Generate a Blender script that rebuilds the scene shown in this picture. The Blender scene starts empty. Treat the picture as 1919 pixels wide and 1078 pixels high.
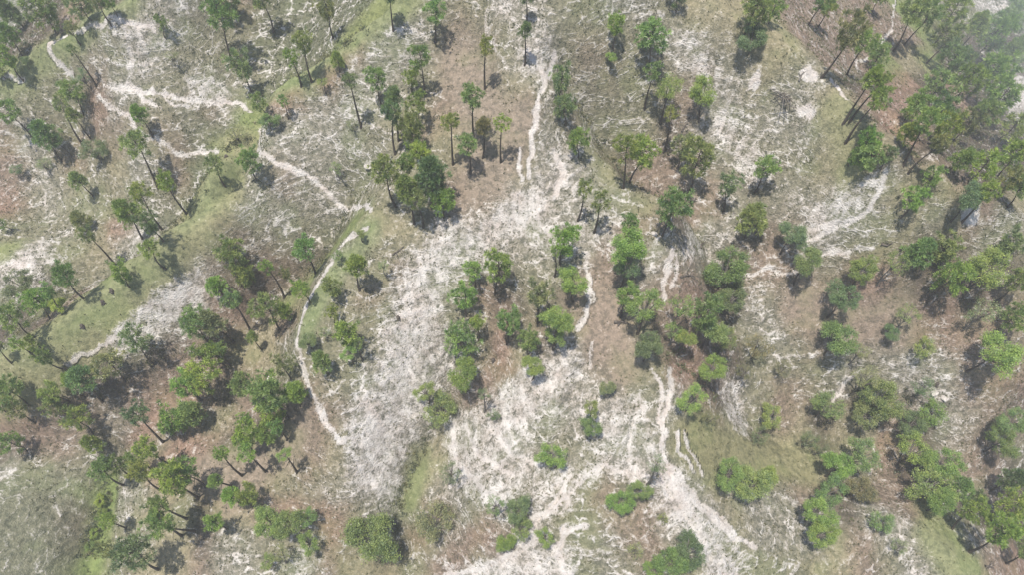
import bpy, math, random
import numpy as np

random.seed(7)
RNG = np.random.default_rng(11)
SC = bpy.context.scene
COL = SC.collection

# ------------------------------------------------------------------ camera, sky, sun, exposure
CAM_Z = 110.0
F_PX, PW, PH = 1320.0, 1919.0, 1078.0          # focal length in photo pixels, photo size
TILT = math.radians(31.6)                      # optical axis off the nadir
cam_d = bpy.data.cameras.new("camera")
cam = bpy.data.objects.new("camera", cam_d)
COL.objects.link(cam)
cam.location = (0, 0, CAM_Z)
cam.rotation_euler = (TILT, 0, 0)
cam_d.sensor_width = 36.0
cam_d.lens = 36.0 * F_PX / PW
cam_d.clip_start = 0.5
cam_d.clip_end = 5000.0
SC.camera = cam

SUN_DIR = np.array([0.148, 0.107, -0.983])     # the way the light travels
SUN_DIR /= np.linalg.norm(SUN_DIR)
sun_el = math.asin(-SUN_DIR[2])
sun_az = math.atan2(-SUN_DIR[0], -SUN_DIR[1])  # clockwise from +Y
world = bpy.data.worlds.new("World")
SC.world = world
world.use_nodes = True
wn = world.node_tree
bg = wn.nodes["Background"]
sky = wn.nodes.new("ShaderNodeTexSky")
sky.sky_type = 'NISHITA'
sky.sun_disc = False
sky.sun_elevation = sun_el
sky.sun_rotation = sun_az
wn.links.new(sky.outputs[0], bg.inputs[0])
bg.inputs[1].default_value = 0.12
sun_d = bpy.data.lights.new("sun", 'SUN')
sun_d.energy = 4.9
sun_d.angle = math.radians(0.55)
sun_d.color = (1.0, 0.95, 0.875)
sun = bpy.data.objects.new("sun", sun_d)
COL.objects.link(sun)
from mathutils import Vector, Matrix
sun.rotation_euler = Vector(SUN_DIR.tolist()).to_track_quat('-Z', 'Y').to_euler()
SC.view_settings.view_transform = 'Standard'
SC.view_settings.look = 'None'
SC.view_settings.exposure = 0.46
SC.view_settings.gamma = 1.0
SC.view_settings.use_curve_mapping = False
SC.cycles.max_bounces = 6
SC.cycles.transparent_max_bounces = 4
SC.cycles.volume_bounces = 1
SC.cycles.volume_step_rate = 3.0

# ------------------------------------------------------------------ numeric helpers
CT, ST = math.cos(TILT), math.sin(TILT)
def ray(px, py):
    a = (px - PW / 2) / F_PX
    b = -(py - PH / 2) / F_PX
    d = np.array([a, b * CT + ST, b * ST - CT])
    return d                                    # depth along the axis grows by 1 per unit t

def plane_pt(px, py, h):
    d = ray(px, py)
    t = (h - CAM_Z) / d[2]
    return np.array([d[0] * t, d[1] * t, h])

def hash2(ix, iy, seed):
    n = (ix.astype(np.int64) * 374761393 + iy.astype(np.int64) * 668265263 + seed * 1442695041) & 0xFFFFFFFF
    n = ((n ^ (n >> 13)) * 1274126177) & 0xFFFFFFFF
    n = n ^ (n >> 16)
    return n

def perlin(x, y, seed=0):
    x0 = np.floor(x); y0 = np.floor(y)
    fx = x - x0; fy = y - y0
    ux = fx * fx * fx * (fx * (fx * 6 - 15) + 10)
    uy = fy * fy * fy * (fy * (fy * 6 - 15) + 10)
    def g(ix, iy, dx, dy):
        a = hash2(ix, iy, seed) * (2 * math.pi / 4294967296.0)
        return np.cos(a) * dx + np.sin(a) * dy
    n00 = g(x0, y0, fx, fy); n10 = g(x0 + 1, y0, fx - 1, fy)
    n01 = g(x0, y0 + 1, fx, fy - 1); n11 = g(x0 + 1, y0 + 1, fx - 1, fy - 1)
    a = n00 + ux * (n10 - n00); b = n01 + ux * (n11 - n01)
    return (a + uy * (b - a)) * 1.4

def fbm(x, y, octv=4, seed=0, rough=0.5):
    s = np.zeros_like(x); amp = 1.0; f = 1.0; tot = 0
    for o in range(octv):
        s += amp * perlin(x * f + 17.3 * o, y * f - 9.1 * o, seed + o)
        tot += amp; amp *= rough; f *= 2.03
    return s / tot

def smooth(a, b, x):
    t = np.clip((x - a) / float(b - a), 0, 1)
    return t * t * (3 - 2 * t)

# ------------------------------------------------------------------ the lie of the land
CTRL = """
985 -80 30;990 0 27;1005 110 23;1000 200 20;990 330 15
790 10 24;700 70 21;600 140 17;500 215 13;470 232 12;430 300 12;390 370 11;300 480 9;180 580 5;60 670 1;0 720 -1
560 30 14;640 -30 17;480 120 11;420 210 9.5;480 250 9.5;420 330 5;350 400 2;240 470 -2;120 540 -6;0 590 -9
330 -10 20;250 60 18;110 100 13;0 170 8;300 180 12.5;200 150 13;60 20 -15;150 20 -10;230 -30 0;0 100 -10;-80 60 -18;-80 200 4
60 250 4;150 280 3;100 400 -3;30 330 0;40 490 0;250 300 6;330 260 9;-60 480 -2
690 280 13;650 360 7;600 470 2;490 560 -2;330 700 -8;200 790 -12;60 830 -15;0 800 -15;-80 820 -16
550 320 10;700 400 11;860 370 13;760 420 11;680 450 9.5;600 550 6;565 640 3;580 720 1;620 810 -1.5
300 620 0;420 480 6;850 200 18;880 100 20;760 250 15
480 760 -7;400 860 -11;300 920 -14;200 900 -17;100 900 -15;30 950 -11;0 1078 -12;190 960 -18;160 1078 -20;350 1000 -13;500 950 -9;450 1078 -12;-60 980 -8;600 900 -5;600 1050 -10
850 500 8;780 600 4;700 760 0;650 900 -4;720 930 -7;770 840 -6;745 960 -9;730 1078 -12
1010 450 12;950 520 8;900 620 3;900 700 0;850 780 -4;1040 560 9;1130 600 8;1130 690 5;1000 750 3;1050 850 1;1000 960 -1;900 880 -2;880 1000 -6;1000 1070 -4;1110 480 10.5
1060 290 15;1130 340 14;1230 400 12.5;1260 480 11;1250 560 9;1240 700 6;1240 800 4;1260 900 1;1350 980 -2;1100 940 0;1200 1050 -2;1450 1060 -5;1330 1078 -4;1000 1150 -8;1400 1150 -8;700 1150 -14
1150 150 19;1150 250 13;1190 330 11.5;1290 380 9.5;1330 480 6.5;1370 580 2.5;1340 650 2.5;1380 720 -2;1450 800 -6;1560 870 -9;1660 850 -10
1330 180 16;1420 250 14;1400 330 10;1480 400 9;1550 330 14;1450 560 3;1550 500 6;1530 640 0;1640 560 4;1700 650 0;1620 740 -5;1720 760 -6;1250 100 20
1300 60 22;1400 90 21;1500 140 19.5;1580 220 18;1640 300 17;1750 360 14;1850 410 11;1919 450 9;1800 520 6;1900 600 2;1850 700 -2;1919 780 -8;1800 800 -7;2000 500 6
1600 100 10;1550 60 13;1500 30 17;1650 200 8;1700 130 2;1750 250 4;1800 100 -6;1830 250 -2;1870 330 2;1919 50 -12;1919 200 -10;1919 330 -3;1450 -30 22;1650 0 5;1800 -30 -8;1250 -60 27;2000 100 -14;2000 300 -8
1450 930 -6;1600 980 -6;1730 1000 -8;1800 1060 -9.5;1850 1078 -10;1860 980 -13;1919 950 -16;1919 1078 -16;1750 900 -10;1650 920 -8;2000 900 -17;1700 1150 -12
"""
CPX = [tuple(map(float, s.split())) for ln in CTRL.strip().splitlines() for s in ln.split(';')]
ctrl = np.array([plane_pt(*p) for p in CPX])
def tps_fit(P, v, lam):
    n = len(P)
    d2 = ((P[:, None] - P[None]) ** 2).sum(-1)
    K = 0.5 * d2 * np.log(d2 + 1e-9) + lam * np.eye(n)
    A = np.zeros((n + 3, n + 3))
    A[:n, :n] = K
    A[:n, n] = 1; A[:n, n + 1:] = P
    A[n, :n] = 1; A[n + 1:, :n] = P.T
    return np.linalg.solve(A, np.concatenate([v, [0, 0, 0]]))
# valleys cut deeper and crests raised against the mean lie of the hill
_A = np.c_[ctrl[:, :2], np.ones(len(ctrl))]
_pl = np.linalg.lstsq(_A, ctrl[:, 2], rcond=None)[0]
_px = np.array(CPX)
_k = 1.5 - .7 * smooth(560, 380, _px[:, 0]) * smooth(420, 560, _px[:, 1])      # the lower left falls away more gently
_h = _A @ _pl + _k * (ctrl[:, 2] - _A @ _pl)
ctrl = np.array([plane_pt(p[0], p[1], h) for p, h in zip(CPX, _h)])
TPS_C = ctrl[:, :2] / 50.0
TPS_W = tps_fit(TPS_C, ctrl[:, 2], 0.01)
def tps_eval(x, y):
    x = x / 50.0; y = y / 50.0
    out = TPS_W[-3] + TPS_W[-2] * x + TPS_W[-1] * y
    for (cx, cy), w in zip(TPS_C, TPS_W[:-3]):
        d2 = (x - cx) ** 2 + (y - cy) ** 2
        out += w * 0.5 * d2 * np.log(d2 + 1e-9)
    return out

def axis(lo, hi, step, far, n):
    core = np.arange(lo, hi + step * .5, step)
    g = np.geomspace(step * 2, far, n)
    return np.concatenate([lo - g[::-1], core, hi + g])
STEP = 0.34
XS = axis(-164, 164, STEP, 800, 26)
YS = axis(2, 196, STEP, 800, 26)
NX, NY = len(XS), len(YS)
# macro relief on a coarser grid, then refined
CX = np.linspace(-190, 190, 230); CY = np.linspace(-25, 225, 152)
cgx, cgy = np.meshgrid(CX, CY)
cH = tps_eval(cgx, cgy)
cH = np.clip(cH, -48, 44)

def bil(A, ax, ay, x, y):
    fx = np.clip((x - ax[0]) / (ax[1] - ax[0]), 0, len(ax) - 1.001)
    fy = np.clip((y - ay[0]) / (ay[1] - ay[0]), 0, len(ay) - 1.001)
    ix = fx.astype(int); iy = fy.astype(int); tx = fx - ix; ty = fy - iy
    if A.ndim == 3:
        tx = tx[..., None]; ty = ty[..., None]
    return (A[iy, ix] * (1 - tx) + A[iy, ix + 1] * tx) * (1 - ty) + (A[iy + 1, ix] * (1 - tx) + A[iy + 1, ix + 1] * tx) * ty

def bicubic_up(A, ax, ay, x1, y1):
    # Catmull-Rom along each axis: smooth enough that no facets of the coarse grid show
    def up(B, a, c):
        f = np.clip((c - a[0]) / (a[1] - a[0]), 1, len(a) - 2.001)
        i = f.astype(int); t = (f - i)[:, None]
        p0, p1, p2, p3 = B[i - 1], B[i], B[i + 1], B[np.minimum(i + 2, len(a) - 1)]
        return 0.5 * (2 * p1 + (p2 - p0) * t + (2 * p0 - 5 * p1 + 4 * p2 - p3) * t ** 2 + (3 * p1 - p0 - 3 * p2 + p3) * t ** 3)
    return up(up(A, ay, y1).T, ax, x1).T

def march(px, py, hfun, hc=0.0):
    d = ray(px, py)
    t = np.arange(60, 330, 0.25)
    x = d[0] * t; y = d[1] * t; z = CAM_Z + d[2] * t
    g = z - hfun(x, y) - hc
    k = np.argmax(g < 0)
    if g[k] >= 0:
        k = len(t) - 1
    k = max(k, 1)
    u = g[k - 1] / (g[k - 1] - g[k] + 1e-9)
    tt = t[k - 1] + u * (t[k] - t[k - 1])
    return np.array([d[0] * tt, d[1] * tt, CAM_Z + d[2] * tt]), tt
macro = lambda x, y: bil(cH, CX, CY, x, y)
def at0(px, py):
    return march(px, py, macro)[0]

def poly(s):
    return np.array([at0(*map(float, p.split(',')))[:2] for p in s.split()])
def dens(P, step=1.2):
    out = [P[0]]
    for a, b in zip(P[:-1], P[1:]):
        n = max(1, int(np.linalg.norm(b - a) / step))
        for k in range(1, n + 1):
            out.append(a + (b - a) * k / n)
    return np.array(out)

gx, gy = np.meshgrid(XS, YS)
H = bicubic_up(cH, CX, CY, XS, YS)
def seg_dist(P, x, y, reach):
    """distance to a polyline, worked out only near it"""
    D = np.full(x.shape, 1e3)
    for a, b in zip(P[:-1], P[1:]):
        i0 = np.searchsorted(XS, min(a[0], b[0]) - reach); i1 = np.searchsorted(XS, max(a[0], b[0]) + reach)
        j0 = np.searchsorted(YS, min(a[1], b[1]) - reach); j1 = np.searchsorted(YS, max(a[1], b[1]) + reach)
        if i1 <= i0 or j1 <= j0: continue
        sx = x[j0:j1, i0:i1]; sy = y[j0:j1, i0:i1]
        ab = b - a; L = (ab ** 2).sum() + 1e-9
        t = np.clip(((sx - a[0]) * ab[0] + (sy - a[1]) * ab[1]) / L, 0, 1)
        d = np.hypot(sx - a[0] - t * ab[0], sy - a[1] - t * ab[1])
        D[j0:j1, i0:i1] = np.minimum(D[j0:j1, i0:i1], d)
    return D

w1 = fbm(gx * .09, gy * .09, 3, 5); w2 = fbm(gx * .09 + 40, gy * .09, 3, 9)
wx = gx + 2.6 * w1; wy = gy + 2.6 * w2
# crests (positive) and gullies (negative): crease height in metres, reach in metres
CREASES = [
    (2.2, 8, "800,0 700,68 640,112 560,165 505,208"),
    (1.9, 7, "430,290 390,365 340,435 290,490 180,585 60,675 0,725"),
    (2.0, 7, "330,0 230,50 150,80 105,105 40,150 0,172"),
    (1.0, 7, "700,400 640,470 600,540 568,620 572,690 600,770 640,830"),
    (1.2, 8, "1030,265 1100,300 1160,335 1230,385 1262,440"),
    (2.0, 7, "1350,55 1450,105 1520,155 1580,225 1640,300 1740,350 1850,400 1919,440"),
    (1.0, 6, "1690,985 1740,1020 1800,1070"),
    (0.8, 6, "1000,200 990,330 960,380 880,430"),
    (-2.8, 5, "725,15 650,80 580,130 500,190 470,250 425,335 370,395 300,445 200,495 120,535"),
    (-1.6, 4, "700,300 655,350 625,410 605,470 560,510 480,570"),
    (-2.4, 5, "1060,120 1110,200 1150,270 1200,340 1285,380 1335,440 1350,520 1375,600"),
    (-1.6, 3.5, "840,660 850,760 790,820 765,880 748,950 735,1010 730,1060"),
    (-1.2, 4, "1240,640 1290,690 1330,710 1390,760 1460,820"),
    (-1.4, 5, "210,860 190,930 165,1000 150,1060"),
    (-1.0, 4, "1700,740 1720,790 1760,830"),
    (-1.0, 3, "1090,690 1060,780 1010,860"),
    (-1.3, 4, "1670,230 1700,260 1720,300"),
    (-1.0, 4, "1560,470 1600,560 1620,650 1640,720"),
]
for amp, reach, s in CREASES:
    D = seg_dist(dens(poly(s)), wx, wy, reach + 4)
    H += 1.5 * amp * np.clip(1 - D / reach, 0, 1) ** 1.4

# ------------------------------------------------------------------ ground cover, surveyed cell by cell
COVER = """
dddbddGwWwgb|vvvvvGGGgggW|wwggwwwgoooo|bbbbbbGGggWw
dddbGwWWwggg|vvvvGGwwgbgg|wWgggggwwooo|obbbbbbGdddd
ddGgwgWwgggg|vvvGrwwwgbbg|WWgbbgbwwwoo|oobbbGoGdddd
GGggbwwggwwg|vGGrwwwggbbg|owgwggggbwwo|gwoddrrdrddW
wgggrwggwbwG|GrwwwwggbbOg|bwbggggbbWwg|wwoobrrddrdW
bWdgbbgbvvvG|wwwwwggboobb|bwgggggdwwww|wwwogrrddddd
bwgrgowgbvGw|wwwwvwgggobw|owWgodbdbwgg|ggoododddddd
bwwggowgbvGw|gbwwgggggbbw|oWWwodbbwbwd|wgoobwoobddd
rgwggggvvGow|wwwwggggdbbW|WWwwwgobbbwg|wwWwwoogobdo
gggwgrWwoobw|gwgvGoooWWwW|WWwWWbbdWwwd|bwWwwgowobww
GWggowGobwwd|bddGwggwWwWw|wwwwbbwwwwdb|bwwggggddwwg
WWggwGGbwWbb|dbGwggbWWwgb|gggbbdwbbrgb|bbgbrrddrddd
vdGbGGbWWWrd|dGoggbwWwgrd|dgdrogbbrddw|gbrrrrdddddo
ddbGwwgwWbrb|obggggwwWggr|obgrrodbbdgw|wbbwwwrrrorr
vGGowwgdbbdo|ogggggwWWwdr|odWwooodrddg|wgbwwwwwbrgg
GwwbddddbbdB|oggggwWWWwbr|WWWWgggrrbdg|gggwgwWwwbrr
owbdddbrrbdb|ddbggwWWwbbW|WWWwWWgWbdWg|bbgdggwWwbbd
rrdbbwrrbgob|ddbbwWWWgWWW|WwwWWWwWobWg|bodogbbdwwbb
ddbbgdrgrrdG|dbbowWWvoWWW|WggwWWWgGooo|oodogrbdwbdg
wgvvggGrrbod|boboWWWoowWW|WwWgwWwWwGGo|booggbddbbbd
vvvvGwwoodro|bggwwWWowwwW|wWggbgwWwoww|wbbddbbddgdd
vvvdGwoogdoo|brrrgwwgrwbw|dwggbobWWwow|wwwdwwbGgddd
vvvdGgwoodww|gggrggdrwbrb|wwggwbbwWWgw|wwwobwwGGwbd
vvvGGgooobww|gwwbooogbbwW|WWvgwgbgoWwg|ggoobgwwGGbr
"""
CLS = {  # vegetation colour, bareness, terracing
    'W': ((.268, .240, .192), .60, .30), 'w': ((.245, .226, .170), .355, .60), 'g': ((.236, .218, .142), .155, .75),
    'G': ((.190, .206, .088), .04, .06), 'o': ((.245, .212, .132), .14, .10), 'b': ((.255, .190, .142), .17, .50),
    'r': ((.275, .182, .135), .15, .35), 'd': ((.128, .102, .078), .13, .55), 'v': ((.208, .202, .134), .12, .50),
    'O': ((.225, .198, .122), .14, .10), 'B': ((.255, .190, .142), .17, .45)}
rows = [r.replace('|', '') for r in COVER.strip().splitlines()]
sp, sv, ss = [], [], []
for j, row in enumerate(rows):
    for i, ch in enumerate(row):
        px, py = 20 + 40 * i, 22.5 + 45 * j
        p, t = march(px, py, macro)
        c, b, te = CLS[ch]
        if ch == 'v' and j < 12: c, b, te = (.155, .155, .096), .18, .85     # grey-green slope beyond the crest, its slope shade darkened into the colour
        sp.append(p[:2]); sv.append((*c, b, te)); ss.append(30.0 * t / F_PX)
for k in range(60):                              # beyond the surveyed part: plain dry grass
    a = k / 60 * 2 * math.pi
    sp.append((190 * math.cos(a), 100 + 150 * math.sin(a))); sv.append((.16, .16, .11, .25, .6)); ss.append(14.0)
sp = np.array(sp); sv = np.array(sv); ss = np.array(ss)
MX = np.linspace(-175, 175, 240); MY = np.linspace(-15, 215, 160)
mx, my = np.meshgrid(MX, MY)
num = np.zeros(mx.shape + (5,)); den = np.full(mx.shape, 1e-12)
for (x, y), v, s in zip(sp, sv, ss):
    w = np.exp(-((mx - x) ** 2 + (my - y) ** 2) / (2 * (s * .62) ** 2)) + 1e-7
    den += w; num += w[..., None] * v
cover = num / den[..., None]
C5 = bil(cover, MX, MY, gx + 2.2 * w1 + 1.3 * fbm(gx * .4, gy * .4, 2, 31), gy + 2.2 * w2 + 1.3 * fbm(gx * .4 + 9, gy * .4, 2, 33))
VEG = C5[..., :3].copy(); BARE = C5[..., 3].copy(); TERR = C5[..., 4].copy()

# trodden trails, washes and bald spots: (bareness, half width m, fade m, pixels walked on the photo)
TRAILS = [
    (1.25, .55, .9, "290,62 200,68 130,85 108,100 105,118 118,132 140,140"),
    (1.2, .5, .8, "195,152 230,165 290,172 345,185 400,190 440,190 470,203"),
    (1.0, .4, .7, "255,170 285,195 300,203"), (1.0, .35, .7, "240,160 280,166 300,172 330,200 365,195"),
    (0.9, .3, .6, "185,180 215,205 245,215 255,240 285,258 320,275 345,290 390,287 415,295"),
    (1.25, .6, .9, "484,228 478,255 487,285 520,305 560,322 598,345 625,368 660,382 685,390 700,404"),
    (1.15, .6, .9, "690,432 655,455 640,475 620,510 600,540 580,575 570,605 562,640 565,680 580,720 600,770 615,805 640,828 665,832"),
    (1.2, .7, 1.2, "630,490 615,520 598,545"),
    (1.05, .8, 1.4, "640,832 675,830 710,815 740,790 770,770 800,765"),
    (1.3, .5, .8, "985,95 1005,115 1018,135 1020,155 1012,180 1003,215 1000,255 995,300 988,335"),
    (1.3, .5, .8, "1042,85 1035,105 1028,130 1020,160"), (.6, .3, .7, "910,20 912,60 930,95 950,130"),
    (0.9, .25, .6, "975,290 973,340"),
    (1.2, .5, .8, "1678,0 1675,25 1670,55 1655,75 1640,92"), (1.1, .4, .7, "1626,107 1605,118"),
    (1.0, .35, .7, "1545,165 1560,185 1575,205"),
    (1.15, .55, .9, "1648,335 1645,365 1630,390 1605,408 1570,425 1530,445 1500,458"),
    (1.1, .9, 1.6, "1632,345 1610,370 1580,385 1555,400 1530,410 1515,425"),
    (1.0, .4, .8, "1515,425 1560,420 1575,425"), (.9, .35, .8, "1545,470 1600,468 1640,462"),
    (1.2, .6, .9, "1258,470 1252,500 1245,530 1240,560"), (.95, .35, .7, "1262,475 1265,505 1258,540"),
    (1.25, .65, 1.0, "1258,690 1258,720 1252,755 1243,790 1242,830 1246,860 1262,900 1290,935 1330,965 1380,1010"),
    (1.0, .35, .7, "1225,690 1238,720 1238,760 1233,790"), (1.0, .3, .6, "1270,815 1275,850 1300,885"), (1.0, .3, .6, "1285,815 1295,850 1320,890"),
    (1.2, .9, 1.3, "850,790 848,830 856,860 875,890 900,915 925,935 945,950"),
    (1.2, .9, 1.4, "1205,893 1170,882 1135,875 1110,882 1090,905 1060,935 1030,955 1005,970 1000,1000 985,1030 950,1050 900,1065 840,1078"),
    (1.1, .8, 1.6, "1060,905 1050,940 1035,960"), (1.05, .7, 1.3, "1100,990 1060,1000 1040,1030 1055,1078"),
    (1.15, 1.3, 2.4, "1250,905 1290,965 1340,1000 1370,1060"), (1.05, 1.5, 2.6, "1380,745 1385,780 1395,800"),
    (.9, .5, 1.0, "20,160 60,165"),
    (1.0, .35, .7, "1375,520 1440,505 1490,515"), (.9, .4, .8, "1560,755 1580,720 1610,700"),
    (1.0, .5, 1.0, "1080,620 1100,590 1102,540"), (.9, .3, .7, "1110,690 1112,640"),
    (1.3, .75, .5, "1411,156 1413,159"), (1.3, .75, .5, "1502,158 1513,166"), (1.25, .75, .5, "1503,215 1511,224"),
    (1.2, .9, .8, "1800,405 1812,418"), (1.1, 1.4, 1.4, "365,160 385,170 410,172"), (1.0, 1.1, 1.2, "230,60 255,85 250,105"),
    (1.3, 2.2, 2.0, "1895,150 1919,195"), (1.2, 1.6, 2.0, "1820,0 1880,12"), (1.2, 1.5, 2.5, "990,1060 1060,1060"),
    (1.15, 2.2, 3.0, "30,505 70,480"), (1.1, 2.0, 2.5, "940,770 1000,740 1040,700"), (1.1, .8, 1.5, "1195,755 1190,800 1180,850"),
    (1.35, .8, 2.0, "225,650 275,612 330,572 390,532"), (1.0, .3, .5, "130,690 180,655 235,622 290,575"), (1.3, 1.2, 4.5, "830,470 790,560 760,640 740,720 700,800 690,880"), (1.3, 1.0, 3, "1000,400 920,440 860,480"),
    (1.2, .8, 2.0, "1345,215 1385,270 1420,330"), (1.2, .8, 2, "1290,90 1310,130 1330,170"),
    (1.1, .3, .6, "1255,870 1300,930 1350,975 1420,1030"), (1.0, .3, .6, "1250,890 1280,950 1330,1010"), (1.0, .3, .6, "1240,870 1270,920 1310,985 1330,1050"),
    (1.25, .45, .8, "1205,893 1170,882 1135,875 1110,882 1090,905 1060,935 1030,955 1005,970 1000,1000 985,1030 950,1050 900,1065 840,1078"),
    (1.0, .3, .6, "1060,930 1040,955 1010,975"), (1.25, .45, .8, "850,790 848,830 856,860 875,890 900,915 925,935 945,950"), (1.0, .3, .7, "870,800 900,860 960,890"), (1.0, .3, .7, "920,800 960,850 1010,870"),
    (1.0, .3, .6, "1060,990 1040,1030 1060,1078"), (1.0, .3, .6, "1100,985 1060,1000 1045,1040"), (1.0, .3, .6, "1000,985 1000,1020 1010,1078"), (1.0, .3, .6, "985,1005 965,1040 900,1065"),
    (1.05, .4, .8, "690,325 680,330"), (1.0, .35, .8, "540,410 535,440"), (1.0, .6, 1.2, "960,370 1000,400 1030,440"), (1.0, .7, 1.4, "1040,290 1055,330 1040,370"),
    (1.0, .5, 1.0, "800,500 780,530 755,560"), (.9, .5, 1.2, "1095,470 1100,510 1110,560"), (1.0, .8, 1.4, "1330,450 1290,465 1285,480"),
]
TR = np.zeros_like(H)
wob = .8 * fbm(gx * .35, gy * .35, 2, 51); wob2 = .8 * fbm(gx * .35 + 31, gy * .35, 2, 53)
for b, hw, fd, s in TRAILS:
    if hw > .7 and fd >= .9: b *= .50; fd *= 1.3
    elif hw > .7: b *= .95
    else: hw = max(hw * .34, .15); fd = .30 + .16 * fd; b = min(b * 1.2, 1.35) * (.85 + .3 * fbm(gx * .12, gy * .12, 2, 171))
    D = seg_dist(dens(poly(s), 2.0), gx + wob, gy + wob2, hw + fd + 2)
    m = 1 - smooth(hw * .6, hw + fd, D)
    TR = np.maximum(TR, m * b)
BARE = np.maximum(BARE, TR * 1.0) + .25 * np.minimum(BARE, TR)
# green sward along crests and lush strips: colour goes towards green
for col, hw, fd, s in [((.236, .190, .144), 3.2, 4, "865,110 895,190 930,280 905,335"), ((.236, .190, .144), 1.2, 2.5, "975,215 965,300"), ((.238, .186, .142), 2.6, 4, "1115,560 1130,630 1165,680"),
                       ((.238, .186, .142), 2.2, 4, "1500,570 1580,605 1680,600"), ((.236, .188, .142), 2.2, 4, "400,880 440,920 560,800"),
                       ((.190, .203, .108), 1.6, 2, "690,440 640,505 605,560 575,620"), ((.228, .215, .118), 3.6, 2.2, "445,275 405,350 362,422 305,485 235,560 150,640 70,700 0,735"),
                       ((.196, .206, .104), 2.4, 2.0, "770,10 690,70 640,105 580,150 520,190"),
                       ((.194, .203, .102), 1.8, 2.0, "420,320 395,360 345,420"), ((.200, .204, .106), 2.5, 2.5, "300,490 230,545 150,600 60,665"),
                       ((.17, .205, .075), 1.0, 1.8, "200,900 190,950 180,1000 160,1060"), ((.208, .192, .105), 4, 3, "1300,830 1350,840 1440,860 1500,870"),
                       ((.200, .204, .106), 1.8, 2, "1735,1010 1790,1060 1815,1078"), ((.212, .202, .112), 2.2, 2, "1560,220 1590,270 1600,300"),
                       ((.194, .206, .106), 1.2, 2, "20,170 70,140 110,110 180,65 250,25"), ((.188, .190, .100), 1.4, 1.6, "790,850 775,900 765,940")]:
    D = seg_dist(dens(poly(s)), gx + wob, gy + wob2, hw + fd + 2)
    m = (1 - smooth(hw * .5, hw + fd, D))
    VEG += (np.array(col) - VEG) * m[..., None]
    BARE *= 1 - .85 * m * (TR < .3)
    TERR *= 1 - .8 * m

# streaks that run with the slope (rills washed downhill) and along it (cattle terracettes)
ci0, ci1 = np.searchsorted(XS, [-163.9, 163.9]); cj0, cj1 = np.searchsorted(YS, [2.1, 195.9])
cxs, cys, HH = XS[ci0:ci1], YS[cj0:cj1], H[cj0:cj1, ci0:ci1]
gH_y, gH_x = np.gradient(HH + .8 * w1[cj0:cj1, ci0:ci1], cys, cxs)
def streaks(vx, vy, n, step, seed):
    nrm = np.hypot(vx, vy) + 1e-6
    vx = (vx / nrm).astype(np.float32); vy = (vy / nrm).astype(np.float32)
    src = np.random.default_rng(seed).normal(size=HH.shape).astype(np.float32)
    src = src + .8 * fbm(gx[cj0:cj1, ci0:ci1] * .9, gy[cj0:cj1, ci0:ci1] * .9, 2, seed) * 2
    acc = src.copy()
    for sg in (1, -1):
        px = np.broadcast_to(np.arange(HH.shape[1], dtype=np.float32)[None], HH.shape).copy()
        py = np.broadcast_to(np.arange(HH.shape[0], dtype=np.float32)[:, None], HH.shape).copy()
        for k in range(n):
            ix = np.clip(px + .5, 0, HH.shape[1] - 1).astype(np.int32); iy = np.clip(py + .5, 0, HH.shape[0] - 1).astype(np.int32)
            px += sg * step * vx[iy, ix]; py += sg * step * vy[iy, ix]
            ix = np.clip(px + .5, 0, HH.shape[1] - 1).astype(np.int32); iy = np.clip(py + .5, 0, HH.shape[0] - 1).astype(np.int32)
            acc += src[iy, ix]
    acc -= acc.mean(); return acc / acc.std()
RILL = np.zeros_like(H); SHELF = np.zeros_like(H)
RILL[cj0:cj1, ci0:ci1] = streaks(gH_x, gH_y, 12, 1.0, 301)
SHELF[cj0:cj1, ci0:ci1] = streaks(-gH_y, gH_x, 12, 1.0, 307)
patch = np.clip(.5 + 1.3 * fbm(gx * .05, gy * .05, 2, 311), 0, 1)
BARE = BARE + np.clip((BARE - .25) / .3, 0, 1) * (TR < .8) * .15 * RILL * (.4 + .6 * patch) + np.clip(TERR, 0, .8) * .21 * SHELF * (1.1 - .6 * patch)
# fine relief: rills in bare earth, cattle terracettes along the slopes, hummocks
bare01 = np.clip((BARE - .3) / .5, 0, 1)
hum = fbm(gx * .22, gy * .22, 4, 71, .55)
rid = 1 - np.abs(fbm(gx * .42 + .6 * w1, gy * .42, 3, 81, .55)) * 2.4
tw = H / .85 + 1.3 * fbm(gx * .16, gy * .16, 3, 91)
tri = np.abs((tw - np.floor(tw)) * 2 - 1)
smoothland = 1 - np.clip((.2 - TERR) / .2, 0, 1)
MICRO = -.20 * RILL * bare01 + .09 * SHELF * np.clip(TERR, 0, .8) + 1.1 * fbm(gx * .075, gy * .075, 3, 141) * smoothland + .38 * hum * (.35 + .65 * smoothland) + .30 * rid * bare01 * (TR < .5) + .13 * (tri - .5) * TERR * np.clip(.2 + 1.6 * fbm(gx * .06, gy * .06, 2, 161), 0, 1) + .10 * fbm(gx * 1.1, gy * 1.1, 2, 97) * (.3 + smoothland)
inner = smooth(0, 12, np.minimum.reduce([gx + 164, 164 - gx, gy - 2, 196 - gy]))
H += MICRO * inner - .16 * np.clip(TR, 0, 1) * inner
far = smooth(10, 160, np.maximum.reduce([-164 - gx, gx - 164, 2 - gy, gy - 196, np.zeros_like(gx)]))
H = H * (1 - far) + far * (-14 + 26 * fbm(gx * .006, gy * .006, 4, 3))

hill = lambda x, y: bil(HC, XC, YC, x, y)
i0, i1 = np.searchsorted(XS, [-163.9, 163.9]); j0, j1 = np.searchsorted(YS, [2.1, 195.9])
XC, YC, HC = XS[i0:i1], YS[j0:j1], H[j0:j1, i0:i1]
BC, TC = BARE[j0:j1, i0:i1], TERR[j0:j1, i0:i1]

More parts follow.
